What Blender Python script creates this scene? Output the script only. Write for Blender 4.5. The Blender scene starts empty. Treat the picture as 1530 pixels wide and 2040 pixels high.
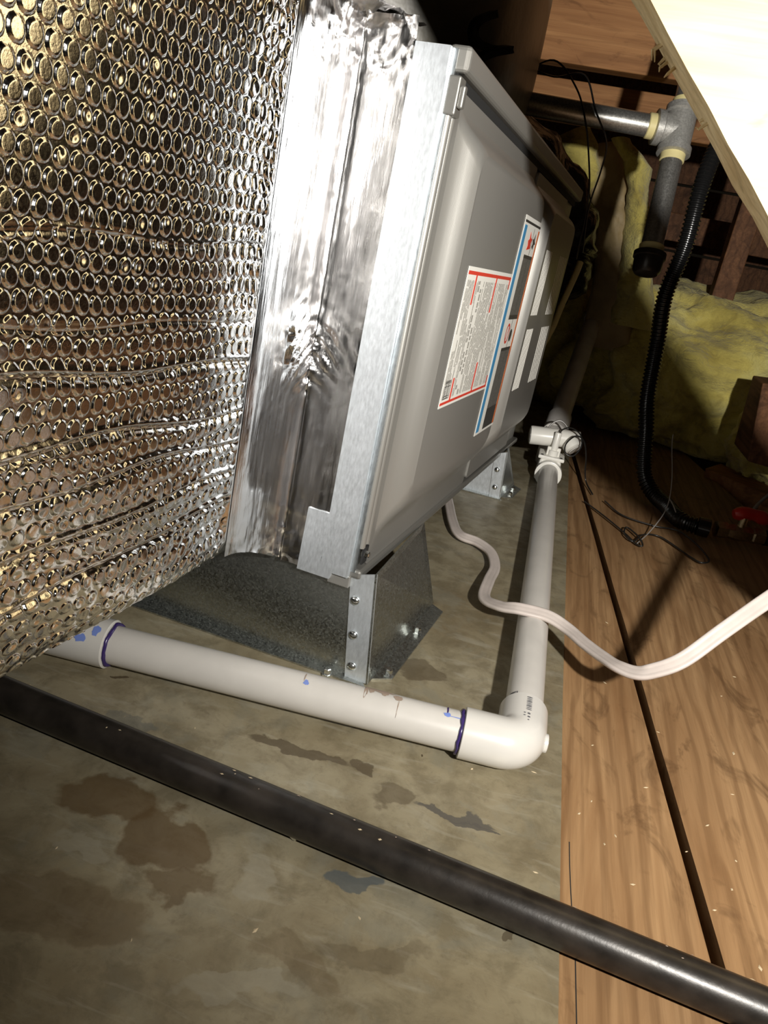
import bpy, bmesh, math, random
import numpy as np
from mathutils import Vector, Matrix, noise
random.seed(7)
scene = bpy.context.scene
COL = scene.collection
V = Vector

# ------------------------------------------------------------------ camera, light, exposure
cam_d = bpy.data.cameras.new('camera')
cam_d.sensor_fit = 'HORIZONTAL'; cam_d.sensor_width = 36.0; cam_d.lens = 36.0
cam_d.clip_start = 0.01; cam_d.clip_end = 50
cam = bpy.data.objects.new('camera', cam_d); COL.objects.link(cam)
Rr = ((0.95836671, 0.24266258, -0.15049292),
      (0.22672075, -0.32628595, 0.91767924),
      (0.17358269, -0.9135931, -0.36771824))          # columns: right, down, forward
cam.matrix_world = Matrix(((Rr[0][0], -Rr[0][1], -Rr[0][2], 0.0),
                           (Rr[1][0], -Rr[1][1], -Rr[1][2], 0.0),
                           (Rr[2][0], -Rr[2][1], -Rr[2][2], 0.325), (0, 0, 0, 1)))
scene.camera = cam

world = bpy.data.worlds.new('attic_air'); scene.world = world
world.use_nodes = True
world.node_tree.nodes['Background'].inputs[0].default_value = (1.0, 0.8, 0.55, 1)
world.node_tree.nodes['Background'].inputs[1].default_value = 0.005

ld = bpy.data.lights.new('hand_lamp', 'SPOT')     # wide torch beam aimed along the furnace
ld.spot_size = math.radians(148); ld.spot_blend = 1.0
ld.energy = 38.0; ld.color = (1.0, 0.965, 0.90); ld.shadow_soft_size = 0.013
lamp = bpy.data.objects.new('hand_lamp', ld); lamp.location = (0.235, 0.0, 0.42); COL.objects.link(lamp)
lamp.rotation_euler = V((.02, 1.0, -.10)).to_track_quat('-Z', 'Y').to_euler()

vs = scene.view_settings
vs.view_transform = 'Standard'; vs.look = 'None'; vs.gamma = 1.0; vs.use_curve_mapping = False
vs.exposure = 0.0

# ------------------------------------------------------------------ node material helpers
def srgb(r, g, b):
    f = lambda c: (c/255/12.92) if c/255 <= .04045 else ((c/255+.055)/1.055)**2.4
    return (f(r), f(g), f(b), 1.0)

class NM:
    def __init__(s, name):
        s.m = bpy.data.materials.new(name); s.m.use_nodes = True
        s.t = s.m.node_tree; s.n = s.t.nodes; s.b = s.n['Principled BSDF']
    def node(s, kind, **kw):
        n = s.n.new(kind)
        for k, v in kw.items():
            if k.startswith('i_'):
                n.inputs[k[2:].replace('_', ' ')].default_value = v
            else:
                setattr(n, k, v)
        return n
    def link(s, a, b): s.t.links.new(a, b)
    def coord(s, scale=(1, 1, 1), rot=(0, 0, 0), loc=(0, 0, 0), out='Object'):
        c = s.node('ShaderNodeTexCoord'); mp = s.node('ShaderNodeMapping')
        mp.inputs['Scale'].default_value = scale; mp.inputs['Rotation'].default_value = rot; mp.inputs['Location'].default_value = loc
        s.link(c.outputs[out], mp.inputs['Vector']); return mp.outputs[0]
    def noise(s, vec, scale, detail=4, rough=.55, dist=0):
        n = s.node('ShaderNodeTexNoise'); n.inputs['Scale'].default_value = scale
        n.inputs['Detail'].default_value = detail; n.inputs['Roughness'].default_value = rough; n.inputs['Distortion'].default_value = dist
        s.link(vec, n.inputs['Vector']); return n.outputs[0]
    def ramp(s, fac, stops):
        r = s.node('ShaderNodeValToRGB'); el = r.color_ramp.elements
        while len(el) < len(stops): el.new(0.5)
        for e, (p, c) in zip(el, stops):
            e.position = p; e.color = c if len(c) == 4 else (*c, 1)
        s.link(fac, r.inputs[0]); return r.outputs[0]
    def mix(s, fac, a, b, mode='MIX'):
        m = s.node('ShaderNodeMix', data_type='RGBA', blend_type=mode)
        for sock, v in ((m.inputs[0], fac), (m.inputs[6], a), (m.inputs[7], b)):
            if isinstance(v, (int, float)): sock.default_value = v
            elif isinstance(v, tuple): sock.default_value = v
            else: s.link(v, sock)
        return m.outputs[2]
    def math(s, op, a, b=0.0, c=None):
        m = s.node('ShaderNodeMath', operation=op)
        for i, v in enumerate((a, b, c)):
            if v is None: continue
            if isinstance(v, (int, float)): m.inputs[i].default_value = v
            else: s.link(v, m.inputs[i])
        return m.outputs[0]
    def bump(s, h, strength=.3, dist=.002):
        b = s.node('ShaderNodeBump'); b.inputs['Strength'].default_value = strength; b.inputs['Distance'].default_value = dist
        s.link(h, b.inputs['Height']); s.link(b.outputs[0], s.b.inputs['Normal'])
    def set(s, **kw):
        for k, v in kw.items():
            k = k.replace('_', ' ')
            if isinstance(v, (int, float, tuple)): s.b.inputs[k].default_value = v
            else: s.link(v, s.b.inputs[k])
        return s.m

MATS = {}
def simple(name, col, rough=.5, metal=0.0, nscale=0, namp=.15, bscale=0, bstr=.2, bdist=.001, coat=0, spec=.5):
    m = NM(name); v = m.coord()
    c = col
    if nscale:
        n = m.noise(v, nscale, 5)
        d = tuple(x*(1-namp*1.6) for x in col[:3])+(1,); l = tuple(min(1, x*(1+namp)) for x in col[:3])+(1,)
        c = m.ramp(n, [(.3, d), (.7, l)])
    if bscale: m.bump(m.noise(v, bscale, 4), bstr, bdist)
    m.set(Base_Color=c, Roughness=rough, Metallic=metal, Coat_Weight=coat, Specular_IOR_Level=spec)
    MATS[name] = m.m; return m.m

def wood(name, light, dark, axis='y', scale=1.0, rough=.65, bstr=.35, warm=None):
    m = NM(name)
    st = {'x': (1.2, 14, 14), 'y': (14, 1.2, 14), 'z': (14, 14, 1.2)}[axis]
    v = m.coord(tuple(a*scale for a in st))
    g1 = m.noise(v, 3.0, 6, .6, 1.2)
    v2 = m.coord(tuple(a*scale*(5 if a > 5 else 1.5) for a in st))
    g2 = m.noise(v2, 4.0, 3, .6, .3)
    v3 = m.coord(); g3 = m.noise(v3, 9*scale, 3, .5)
    c = m.ramp(g1, [(.28, dark), (.5, tuple((a+b)/2 for a, b in zip(light, dark))), (.68, light)])
    c = m.mix(m.math('MULTIPLY', m.ramp(g2, [(.45, (0, 0, 0)), (.62, (1, 1, 1))]), .35), c, tuple(x*.62 for x in dark[:3])+(1,))
    c = m.mix(m.math('MULTIPLY', g3, .45), c, tuple(x*.75 for x in light[:3])+(1,))
    wv = m.node('ShaderNodeTexWave', wave_type='BANDS', bands_direction={'x': 'Y', 'y': 'X', 'z': 'X'}[axis])
    wv.inputs['Scale'].default_value = 22*scale; wv.inputs['Distortion'].default_value = 9; wv.inputs['Detail'].default_value = 3; wv.inputs['Detail Scale'].default_value = 1.2
    m.link(m.coord({'x': (.16, 1, 1), 'y': (1, .16, 1), 'z': (1, 1, .16)}[axis]), wv.inputs['Vector'])
    c = m.mix(m.math('MULTIPLY', m.ramp(wv.outputs['Fac'], [(.05, (1, 1, 1)), (.35, (0, 0, 0))]), .38), c, tuple(x*.7 for x in dark[:3])+(1,))
    g4 = m.noise(m.coord(tuple(1.6 if a > 5 else .7 for a in st)), 16*scale, 5, .65, 1.5)
    c = m.mix(m.math('MULTIPLY', m.ramp(g4, [(.55, (0, 0, 0)), (.67, (1, 1, 1))]), .6), c, tuple(x*.45 for x in dark[:3])+(1,))
    m.bump(m.math('ADD', m.math('MULTIPLY', g1, .5), g2), bstr, .0015)
    m.set(Base_Color=c, Roughness=rough, Specular_IOR_Level=.25)
    MATS[name] = m.m; return m.m

# --- metals and foils
def metal_mat(name, col, rough, scale=120, amp=.12, spangle=0, bstr=.05, aniso=None, bdist=.0008, metal=1.0):
    m = NM(name)
    v = m.coord(aniso or (1, 1, 1))
    n = m.noise(v, scale, 4, .6)
    c = m.ramp(n, [(.3, tuple(x*(1-amp) for x in col[:3])+(1,)), (.7, tuple(min(1, x*(1+amp)) for x in col[:3])+(1,))])
    if spangle:
        vo = m.node('ShaderNodeTexVoronoi'); vo.inputs['Scale'].default_value = spangle; m.link(m.coord(), vo.inputs['Vector'])
        sep = m.node('ShaderNodeSeparateColor'); m.link(vo.outputs['Color'], sep.inputs[0])
        f = m.math('MULTIPLY', sep.outputs[0], .4)
        c = m.mix(f, c, tuple(x*.35 for x in col[:3])+(1,))
        r = m.math('MULTIPLY_ADD', sep.outputs[1], .22, rough-.1)
        m.set(Roughness=r)
    else:
        r = m.math('MULTIPLY_ADD', n, .25, rough-.12); m.set(Roughness=r)
    m.bump(n, bstr, bdist)
    m.set(Base_Color=c, Metallic=metal)
    MATS[name] = m.m; return m.m

metal_mat('bubble_foil', (.80, .79, .77, 1), .13, 900, .06, bstr=.10, bdist=.0006)
metal_mat('foil_tape', (.84, .83, .83, 1), .19, 260, .06, bstr=.30, aniso=(1, 1, .12), bdist=.0008)
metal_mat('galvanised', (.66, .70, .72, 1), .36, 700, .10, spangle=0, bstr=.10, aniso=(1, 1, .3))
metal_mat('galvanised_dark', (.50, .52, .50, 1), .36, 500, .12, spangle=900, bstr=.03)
metal_mat('galvanised_lit', (.78, .83, .88, 1), .42, 700, .08, bstr=.10, aniso=(1, 1, .3), metal=.8)  # paler, less metallic copy of galvanised; the lamp's glare is in its colour
metal_mat('zinc', (.75, .77, .76, 1), .22, 600, .1)
metal_mat('brass', (.55, .47, .30, 1), .35, 300, .2)
metal_mat('plumb_steel', (.50, .49, .46, 1), .34, 500, .25, metal=.85)
metal_mat('fitting_iron', (.46, .45, .42, 1), .45, 420, .2, bstr=.3, metal=.5)

# --- furnace paint: fine metallic grey
def paint(name, col):
    m = NM(name); v = m.coord(); n = m.noise(v, 2600, 2, .5); n2 = m.noise(v, 14, 3)
    c = m.mix(m.math('MULTIPLY', n2, .25), col, tuple(x*.8 for x in col[:3])+(1,))
    m.bump(n, .12, .0004)
    m.set(Base_Color=c, Roughness=.40, Metallic=.5, Specular_IOR_Level=.6, Coat_Weight=.2, Coat_Roughness=.35)
    MATS[name] = m.m
paint('furnace_paint', (.29, .282, .262, 1))
paint('furnace_trim', (.20, .195, .18, 1))

simple('pvc', (.54, .515, .48, 1), .32, 0, 35, .04, 0, coat=.15)
simple('pvc_fitting', (.58, .56, .525, 1), .24, 0, 25, .03, 0, coat=.3)
simple('pvc_white', (.86, .84, .78, 1), .3, 0, 25, .03)
simple('pvc_grey', (.74, .71, .67, 1), .4, 0, 25, .08)
simple('primer_purple', (.035, .02, .11, 1), .25)
simple('primer_blue', (.16, .23, .55, 1), .4)
simple('pipe_smudge', (.30, .23, .18, 1), .6)
simple('print_ink', (.10, .10, .11, 1), .6)
simple('black_iron', (.028, .023, .019, 1), .34, .2, 60, .35, 400, .12, .0006)
simple('black_plastic', (.010, .010, .010, 1), .22, 0, 0, 0, 60, .5, .004)
simple('sleeve_plastic', (.17, .155, .12, 1), .38, 0, 6, .2, 25, .35, .004)
simple('hose_black', (.012, .012, .012, 1), .25)
simple('wire_black', (.015, .014, .013, 1), .35)
simple('wire_grey', (.30, .28, .26, 1), .35)
simple('tape_yellow', (.85, .74, .36, 1), .5)
simple('cable_white', (.50, .44, .405, 1), .42, 0, 60, .06)
simple('label_white', (.78, .77, .72, 1), .45)
simple('label_red', (.62, .05, .03, 1), .45)
simple('label_blue', (.05, .25, .48, 1), .45)
simple('label_orange', (.55, .13, .03, 1), .45)
simple('label_black', (.04, .038, .035, 1), .45)
simple('label_grey', (.36, .35, .32, 1), .5, 0, 900, .3)
simple('label_dark', (.12, .115, .105, 1), .5, 0, 900, .3)
simple('dark_gap', (.01, .01, .01, 1), .8)
simple('slot_pale', (.86, .84, .78, 1), .4)
simple('red_handle', (.45, .02, .012, 1), .35)
simple('kraft_paper', (.42, .31, .15, 1), .6, 0, 12, .25, 30, .6, .006)
simple('chip_pale', (.52, .42, .27, 1), .8)
wood('plank_wood', srgb(166, 132, 94), srgb(122, 88, 56), 'y', 1.0)
wood('brace_wood', srgb(238, 220, 176), srgb(212, 184, 132), 'x', .8, .7, .25)
wood('beam_wood', srgb(206, 152, 100), srgb(156, 104, 64), 'x', .9)
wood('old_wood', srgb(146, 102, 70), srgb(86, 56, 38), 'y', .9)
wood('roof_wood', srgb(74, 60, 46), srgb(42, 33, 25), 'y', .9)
wood('joist_wood', srgb(190, 132, 80), srgb(140, 88, 48), 'x', 1.0)

def insulation_mat():
    m = NM('fibreglass'); v = m.coord(); v2 = m.coord((1, 1, 2.2))
    n = m.noise(v, 11, 5, .6, .6); n2 = m.noise(v2, 130, 5, .7); n3 = m.noise(v, 34, 4, .6, 1.0)
    c = m.ramp(n, [(.28, srgb(168, 150, 74)), (.5, srgb(226, 210, 118)), (.72, srgb(240, 230, 156))])
    c = m.mix(m.math('MULTIPLY', m.ramp(n3, [(.52, (0, 0, 0)), (.72, (1, 1, 1))]), .45), c, srgb(140, 120, 70))
    m.bump(m.math('ADD', n3, m.math('MULTIPLY', n2, .5)), .9, .006)
    m.set(Base_Color=c, Roughness=.95, Specular_IOR_Level=.05, Sheen_Weight=.3)
    MATS['fibreglass'] = m.m
insulation_mat()

# --- weathered grey sheet with water stains of their own shape (object coordinates are metres on the floor)
def sheet_mat():
    m = NM('weathered_sheet'); v = m.coord()
    n1 = m.noise(v, 9, 6, .6, .5); n2 = m.noise(v, 40, 6, .65, .4); n3 = m.noise(m.coord((1, 4, 1), (0, 0, .5)), 26, 5, .6, .8)
    c = m.ramp(n1, [(.30, srgb(124, 111, 86)), (.50, srgb(150, 140, 115)), (.70, srgb(166, 157, 134))])
    c = m.mix(m.math('MULTIPLY', m.ramp(n2, [(.44, (0, 0, 0)), (.62, (1, 1, 1))]), .60), c, srgb(108, 98, 76))
    n5 = m.noise(v, 150, 4, .7, .3); n6 = m.noise(m.coord(loc=(3, 1, 0)), 22, 5, .6, 1.2)
    c = m.mix(m.math('MULTIPLY', m.ramp(n5, [(.55, (0, 0, 0)), (.70, (1, 1, 1))]), .30), c, srgb(96, 86, 68))
    c = m.mix(m.math('MULTIPLY', m.ramp(n6, [(.54, (0, 0, 0)), (.66, (1, 1, 1))]), .45), c, srgb(134, 131, 116))
    c = m.mix(m.math('MULTIPLY', m.ramp(n3, [(.56, (0, 0, 0)), (.70, (1, 1, 1))]), .40), c, srgb(172, 167, 150))
    # distorted position for the stain outlines
    dn = m.node('ShaderNodeTexNoise'); dn.inputs['Scale'].default_value = 38; dn.inputs['Detail'].default_value = 5; m.link(v, dn.inputs['Vector'])
    off = m.node('ShaderNodeVectorMath', operation='SUBTRACT'); m.link(dn.outputs[1], off.inputs[0]); off.inputs[1].default_value = (.5, .5, .5)
    sc = m.node('ShaderNodeVectorMath', operation='SCALE'); m.link(off.outputs[0], sc.inputs[0]); sc.inputs[3].default_value = .042
    ad = m.node('ShaderNodeVectorMath', operation='ADD'); m.link(v, ad.inputs[0]); m.link(sc.outputs[0], ad.inputs[1])
    brown = srgb(98, 78, 50); dkb = srgb(84, 72, 54); blue = srgb(84, 92, 96); tear = srgb(92, 88, 82); pale = srgb(160, 154, 136)
    stains = [(-.170, .300, .034, .017, .1, brown, .75), (-.128, .288, .030, .019, -.3, brown, .75), (-.112, .262, .022, .012, .2, brown, .65),
              (-.092, .383, .042, .0065, .05, dkb, .80), (-.048, .386, .010, .006, -.4, dkb, .8), (-.024, .368, .012, .012, .3, dkb, .55),
              (-.031, .305, .015, .006, .2, blue, .75), (.012, .3695, .027, .0036, .13, tear, .9), (.030, .3680, .012, .0028, .1, tear, .9),
              (-.150, .232, .050, .018, .1, brown, .45), (-.040, .244, .030, .010, -.2, brown, .35), (-.010, .262, .030, .008, .3, dkb, .35),
              (-.195, .360, .022, .006, .2, blue, .4), (.0559, .2957, .0032, .0032, 0, dkb, .7), (-.036, .512, .020, .014, 0, dkb, .6),
              (-.222, .4005, .005, .0025, 0, dkb, .9), (-.0069, .4154, .0016, .0016, 0, dkb, .95), (.060, .32, .012, .004, .8, pale, .6),
              (-.165, .268, .020, .007, .3, pale, .5), (-.075, .283, .012, .016, .1, pale, .45), (-.060, .225, .030, .006, .2, pale, .5)]
    for (x, y, rx, ry, rot, col, k) in stains:
        sub = m.node('ShaderNodeVectorMath', operation='SUBTRACT'); m.link(ad.outputs[0], sub.inputs[0]); sub.inputs[1].default_value = (x, y, 0)
        mp = m.node('ShaderNodeMapping', vector_type='TEXTURE'); mp.inputs['Rotation'].default_value = (0, 0, rot); mp.inputs['Scale'].default_value = (rx, ry, 1)
        m.link(sub.outputs[0], mp.inputs[0])
        ln = m.node('ShaderNodeVectorMath', operation='LENGTH'); m.link(mp.outputs[0], ln.inputs[0])
        fac = m.ramp(ln.outputs['Value'], [(.80, (k, k, k)), (.95, (0, 0, 0))])
        c = m.mix(fac, c, col)
    rr = m.math('MULTIPLY_ADD', n2, .35, .28)
    m.bump(m.math('ADD', n2, m.math('MULTIPLY', n3, .6)), .22, .0012)
    m.set(Base_Color=c, Roughness=rr, Metallic=.28, Specular_IOR_Level=.45)
    MATS['weathered_sheet'] = m.m
sheet_mat()

# ------------------------------------------------------------------ mesh helpers
class MB:
    def __init__(s): s.v = []; s.f = []
    def add(s, vs, fs):
        o = len(s.v); s.v += [tuple(p) for p in vs]; s.f += [tuple(i+o for i in f) for f in fs]; return s
    def box(s, a, b, M=None):
        (x0, y0, z0), (x1, y1, z1) = a, b
        vs = [V(p) for p in ((x0,y0,z0),(x1,y0,z0),(x1,y1,z0),(x0,y1,z0),(x0,y0,z1),(x1,y0,z1),(x1,y1,z1),(x0,y1,z1))]
        if M: vs = [M @ p for p in vs]
        return s.add(vs, [(0,3,2,1),(4,5,6,7),(0,1,5,4),(1,2,6,5),(2,3,7,6),(3,0,4,7)])
    def hexa(s, p):      # 8 explicit corners, bottom 4 then top 4
        return s.add(p, [(0,3,2,1),(4,5,6,7),(0,1,5,4),(1,2,6,5),(2,3,7,6),(3,0,4,7)])
    def prism(s, poly, h, z0=0.0):   # polygon in xy extruded from z0 to z0+h
        n = len(poly)
        vs = [(x, y, z0) for x, y in poly]+[(x, y, z0+h) for x, y in poly]
        return s.add(vs, [tuple(range(n-1, -1, -1)), tuple(range(n, 2*n))]+[(i, (i+1) % n, n+(i+1) % n, n+i) for i in range(n)])
    def tube(s, pts, r, n=12, caps=True, sect=None, ref=None):
        """sweep a ring (or a flat section) along pts; r is a number or a list"""
        pts = [V(p) for p in pts]; m = len(pts)
        rs = r if isinstance(r, (list, tuple)) else [r]*m
        T = []
        for i in range(m):
            d = pts[min(i+1, m-1)]-pts[max(i-1, 0)]; T.append(d.normalized())
        up = V((0, 0, 1)) if abs(T[0].z) < .9 else V((1, 0, 0))
        N = (up-T[0]*up.dot(T[0])).normalized(); vs = []
        sec = sect or [(math.cos(2*math.pi*k/n), math.sin(2*math.pi*k/n)) for k in range(n)]
        k = len(sec)
        for i in range(m):
            if ref: N = V(ref)
            N = (N-T[i]*N.dot(T[i])).normalized(); B = T[i].cross(N)
            for (a, b) in sec: vs.append(pts[i]+(N*a+B*b)*rs[i])
        fs = []
        for i in range(m-1):
            for j in range(k):
                fs.append((i*k+j, i*k+(j+1) % k, (i+1)*k+(j+1) % k, (i+1)*k+j))
        if caps: fs += [tuple(range(k-1, -1, -1)), tuple(range((m-1)*k, m*k))]
        return s.add(vs, fs)
    def lathe(s, a, b, prof, n=24):
        """prof: (fraction along a->b in metres, radius)"""
        a, b = V(a), V(b); d = (b-a).normalized()
        pts = [a+d*t for t, _ in prof]
        up = V((0, 0, 1)) if abs(d.z) < .9 else V((1, 0, 0))
        N = (up-d*up.dot(d)).normalized(); B = d.cross(N); vs = []
        for p, (_, r) in zip(pts, prof):
            for k in range(n):
                t = 2*math.pi*k/n; vs.append(p+(N*math.cos(t)+B*math.sin(t))*max(r, 1e-5))
        fs = []
        for i in range(len(prof)-1):
            for j in range(n): fs.append((i*n+j, i*n+(j+1) % n, (i+1)*n+(j+1) % n, (i+1)*n+j))
        fs += [tuple(range(n-1, -1, -1)), tuple(range((len(prof)-1)*n, len(prof)*n))]
        return s.add(vs, fs)
    def grid(s, P):      # P[i][j] array of points
        ni, nj = len(P), len(P[0]); o = len(s.v)
        for row in P:
            for p in row: s.v.append(tuple(p))
        for i in range(ni-1):
            for j in range(nj-1): s.f.append((o+i*nj+j, o+(i+1)*nj+j, o+(i+1)*nj+j+1, o+i*nj+j+1))
        return s
    def mesh(s, name, off=(0, 0, 0), smooth=False, angle=None):
        me = bpy.data.meshes.new(name); o = V(off)
        me.from_pydata([tuple(V(p)-o) for p in s.v], [], s.f); me.update()
        if smooth:
            me.polygons.foreach_set('use_smooth', [True]*len(me.polygons))
            if angle: me.set_sharp_from_angle(angle=math.radians(angle))
        return me

def tag(o, label=None, cat=None, group=None, kind=None):
    if label: o['label'] = label
    if cat: o['category'] = cat
    if group: o['group'] = group
    if kind: o['kind'] = kind
    return o
def link(name, me, mat, parent=None):
    o = bpy.data.objects.new(name, me); COL.objects.link(o)
    if not me.materials: me.materials.append(MATS[mat])
    if parent: o.parent = parent
    return o
def thing(name, label, cat, loc=(0, 0, 0), group=None, M=None):
    o = bpy.data.objects.new(name, None); COL.objects.link(o); o.empty_display_size = .03
    if M is not None: o.matrix_world = M
    else: o.location = loc
    return tag(o, label, cat, group)
def part(name, mb, mat, root, smooth=False, angle=40, label=None, bevel=0, local=False, seg=2):
    """mesh given in world coordinates (root has only a location) or in the root's own frame (local=True)"""
    off = (0, 0, 0)
    if not local:
        r = root
        tot = V((0, 0, 0))
        while r is not None: tot += r.location; r = r.parent
        off = tot
    o = link(name, mb.mesh(name, off, smooth, angle), mat, root)
    if label: o['label'] = label
    if bevel:
        b = o.modifiers.new('edge', 'BEVEL'); b.width = bevel; b.segments = seg; b.limit_method = 'ANGLE'; b.angle_limit = math.radians(35)
    return o
def single(name, mb, mat, label, cat, loc=(0, 0, 0), smooth=False, angle=40, group=None, kind=None, bevel=0):
    o = link(name, mb.mesh(name, loc, smooth, angle), mat); o.location = loc
    tag(o, label, cat, group, kind)
    if bevel:
        b = o.modifiers.new('edge', 'BEVEL'); b.width = bevel; b.segments = 2; b.limit_method = 'ANGLE'
    return o
def spline(pts, n=10):
    """Catmull-Rom through pts"""
    P = [V(p) for p in pts]; P = [P[0]*2-P[1]]+P+[P[-1]*2-P[-2]]; out = []
    for i in range(1, len(P)-2):
        a, b, c, d = P[i-1:i+3]
        for k in range(n):
            t = k/n
            out.append(.5*((2*b)+(c-a)*t+(2*a-5*b+4*c-d)*t*t+(3*b-a-3*c+d)*t**3))
    out.append(P[-2]); return out
def fbm(p, o=4): return noise.fractal(p, 1.0, 2.0, o)

# ================================================================== THE SETTING
# floor: boards running away from the camera, an empty carries the planks
floor = tag(bpy.data.objects.new('floor', None), kind='structure'); COL.objects.link(floor)
def gapx(y): return .1375-(y-.6155)*.0795          # centre line of the open joint
def seamx(y): return .2425-(y-.8575)*.137
def plank(left, right, y0, y1, z1=-.0012, th=.019, n=46, rag=.0007, sd=0):
    mb = MB(); ys = [y0+(y1-y0)*i/n for i in range(n+1)]
    def jag(y, s): return rag*(fbm(V((y*60, s, sd)), 4))
    T = [[(left(y)+jag(y, 1), y, z1), (right(y)+jag(y, 7), y, z1)] for y in ys]
    for i in range(n):
        a, b = T[i]; c, d = T[i+1]
        lo = lambda p: (p[0], p[1], z1-th)
        mb.add([a, b, d, c], [(0, 1, 2, 3)])
        mb.add([a, c, lo(c), lo(a)], [(0, 1, 2, 3)])
        mb.add([b, lo(b), lo(d), d], [(0, 1, 2, 3)])
    a, b = T[0]; mb.add([a, (a[0], a[1], z1-th), (b[0], b[1], z1-th), b], [(0, 1, 2, 3)])
    a, b = T[-1]; mb.add([a, b, (b[0], b[1], z1-th), (a[0], a[1], z1-th)], [(0, 1, 2, 3)])
    return part('plank', mb, 'plank_wood', floor)
plank(lambda y: -.06, lambda y: gapx(y)-.0034, -.9, 2.2, sd=1)
plank(lambda y: gapx(y)+.0034, lambda y: seamx(y)-.0006, -.9, 1.62, sd=5)
plank(lambda y: seamx(y)+.0006, lambda y: .355-(y-1.1605)*.2 if y > .9 else .41, -.9, 1.60, z1=-.0022, sd=9)
for i in range(6):
    x1 = -.062-.16*i; plank(lambda y: x1-.158, lambda y: x1, -.9, 2.2, n=6, sd=20+i)
mb = MB().box((-1.7, -1.0, -.16), (1.9, 2.5, -.15)); part('subfloor', mb, 'roof_wood', floor)

crk = MB()
cy = [(.0840, .378), (.0843, .360), (.0850, .340), (.0862, .318), (.0874, .300), (.0877, .280), (.0880, .262), (.0879, .240)]
for (xa, ya0), (xb, yb0) in zip(cy[:-1], cy[1:]):
    crk.add([(xa-.0003, ya0, -.00112), (xa+.0003, ya0, -.00112), (xb+.0003, yb0, -.00112), (xb-.0003, yb0, -.00112)], [(0, 1, 2, 3)])
part('crack', crk, 'dark_gap', floor)
# back gable and the two roof slopes (old boards), all lit only by the lamp
wb = tag(bpy.data.objects.new('wall_back', None), kind='structure'); COL.objects.link(wb)
for i in range(9):
    part('board', MB().box((-1.7, 2.35, -.15+.165*i), (1.9, 2.37, .008+.165*i)), 'old_wood', wb)
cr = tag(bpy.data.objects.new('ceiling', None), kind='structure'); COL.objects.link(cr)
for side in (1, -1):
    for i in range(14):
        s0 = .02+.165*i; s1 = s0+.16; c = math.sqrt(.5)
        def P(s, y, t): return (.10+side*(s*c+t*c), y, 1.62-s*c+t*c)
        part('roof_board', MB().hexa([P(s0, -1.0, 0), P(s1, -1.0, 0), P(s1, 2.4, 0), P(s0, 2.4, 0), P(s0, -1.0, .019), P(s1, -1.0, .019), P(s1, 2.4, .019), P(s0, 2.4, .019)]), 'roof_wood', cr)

# weathered sheet under the equipment
mb = MB()
pts = [(-1.25, -.9), (.0793, -.9), (.0793, .2606), (.0778, .5292), (.0786, 1.0), (.079, 1.75), (-1.25, 1.75)]
mb.prism(pts, .0011, -.0011)
single('metal_sheet', mb, 'weathered_sheet', 'weathered grey sheet with brown water stains covering the floor under the furnace', 'sheet')

# diagonal timber brace close to the lamp
def bp(x, s, y): return (x, y, s-x)
br = thing('timber_brace', 'pale glaring timber brace slanting down across the upper right corner', 'timber', (.445, .46, 0))
mb = MB(); N = 60; rows = []
S0, S1, YA, YB = .4457, .571, .455, .500
for i in range(N+1):
    x = .43-.88*i/N
    w = lambda k: .0016*fbm(V((x*45, k, 3)), 4)
    ring = [(S0+w(0)*1.3, YA+.0015), (S0+w(1)*1.2+.001, YB), (S1+w(2), YB), (S1+w(3), YA)]
    # bottom face centre pt keeps the splintered arris
    rows.append([V((x+(s-.4457)*.5, y, s-x-(s-.4457)*.5)) for s, y in ring])
vs = [p for r in rows for p in r]; fs = []
for i in range(N):
    for j in range(4): fs.append((i*4+j, (i+1)*4+j, (i+1)*4+(j+1) % 4, i*4+(j+1) % 4))
fs += [(3, 2, 1, 0), tuple(N*4+k for k in range(4))]
mb.add(vs, fs); part('beam', mb, 'brace_wood', br)
random.seed(5)
for k in range(7):
    x = random.choice((.018, .024, .027, .030, .052, .056))+random.uniform(-.003, .003); b0 = V(bp(x, S0, YA+random.uniform(.022, .043)))
    c1_ = V((random.uniform(-.003, .0), random.uniform(-.003, .003), random.uniform(-.004, .001))); c2_ = c1_+V((random.uniform(-.003, .003), 0, random.uniform(-.006, .001)))
    part('splinter', MB().tube([b0+V((.002, 0, .002)), b0+c1_, b0+c2_], [.0012, .0008, .0003], 5), 'brace_wood', br)

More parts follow.
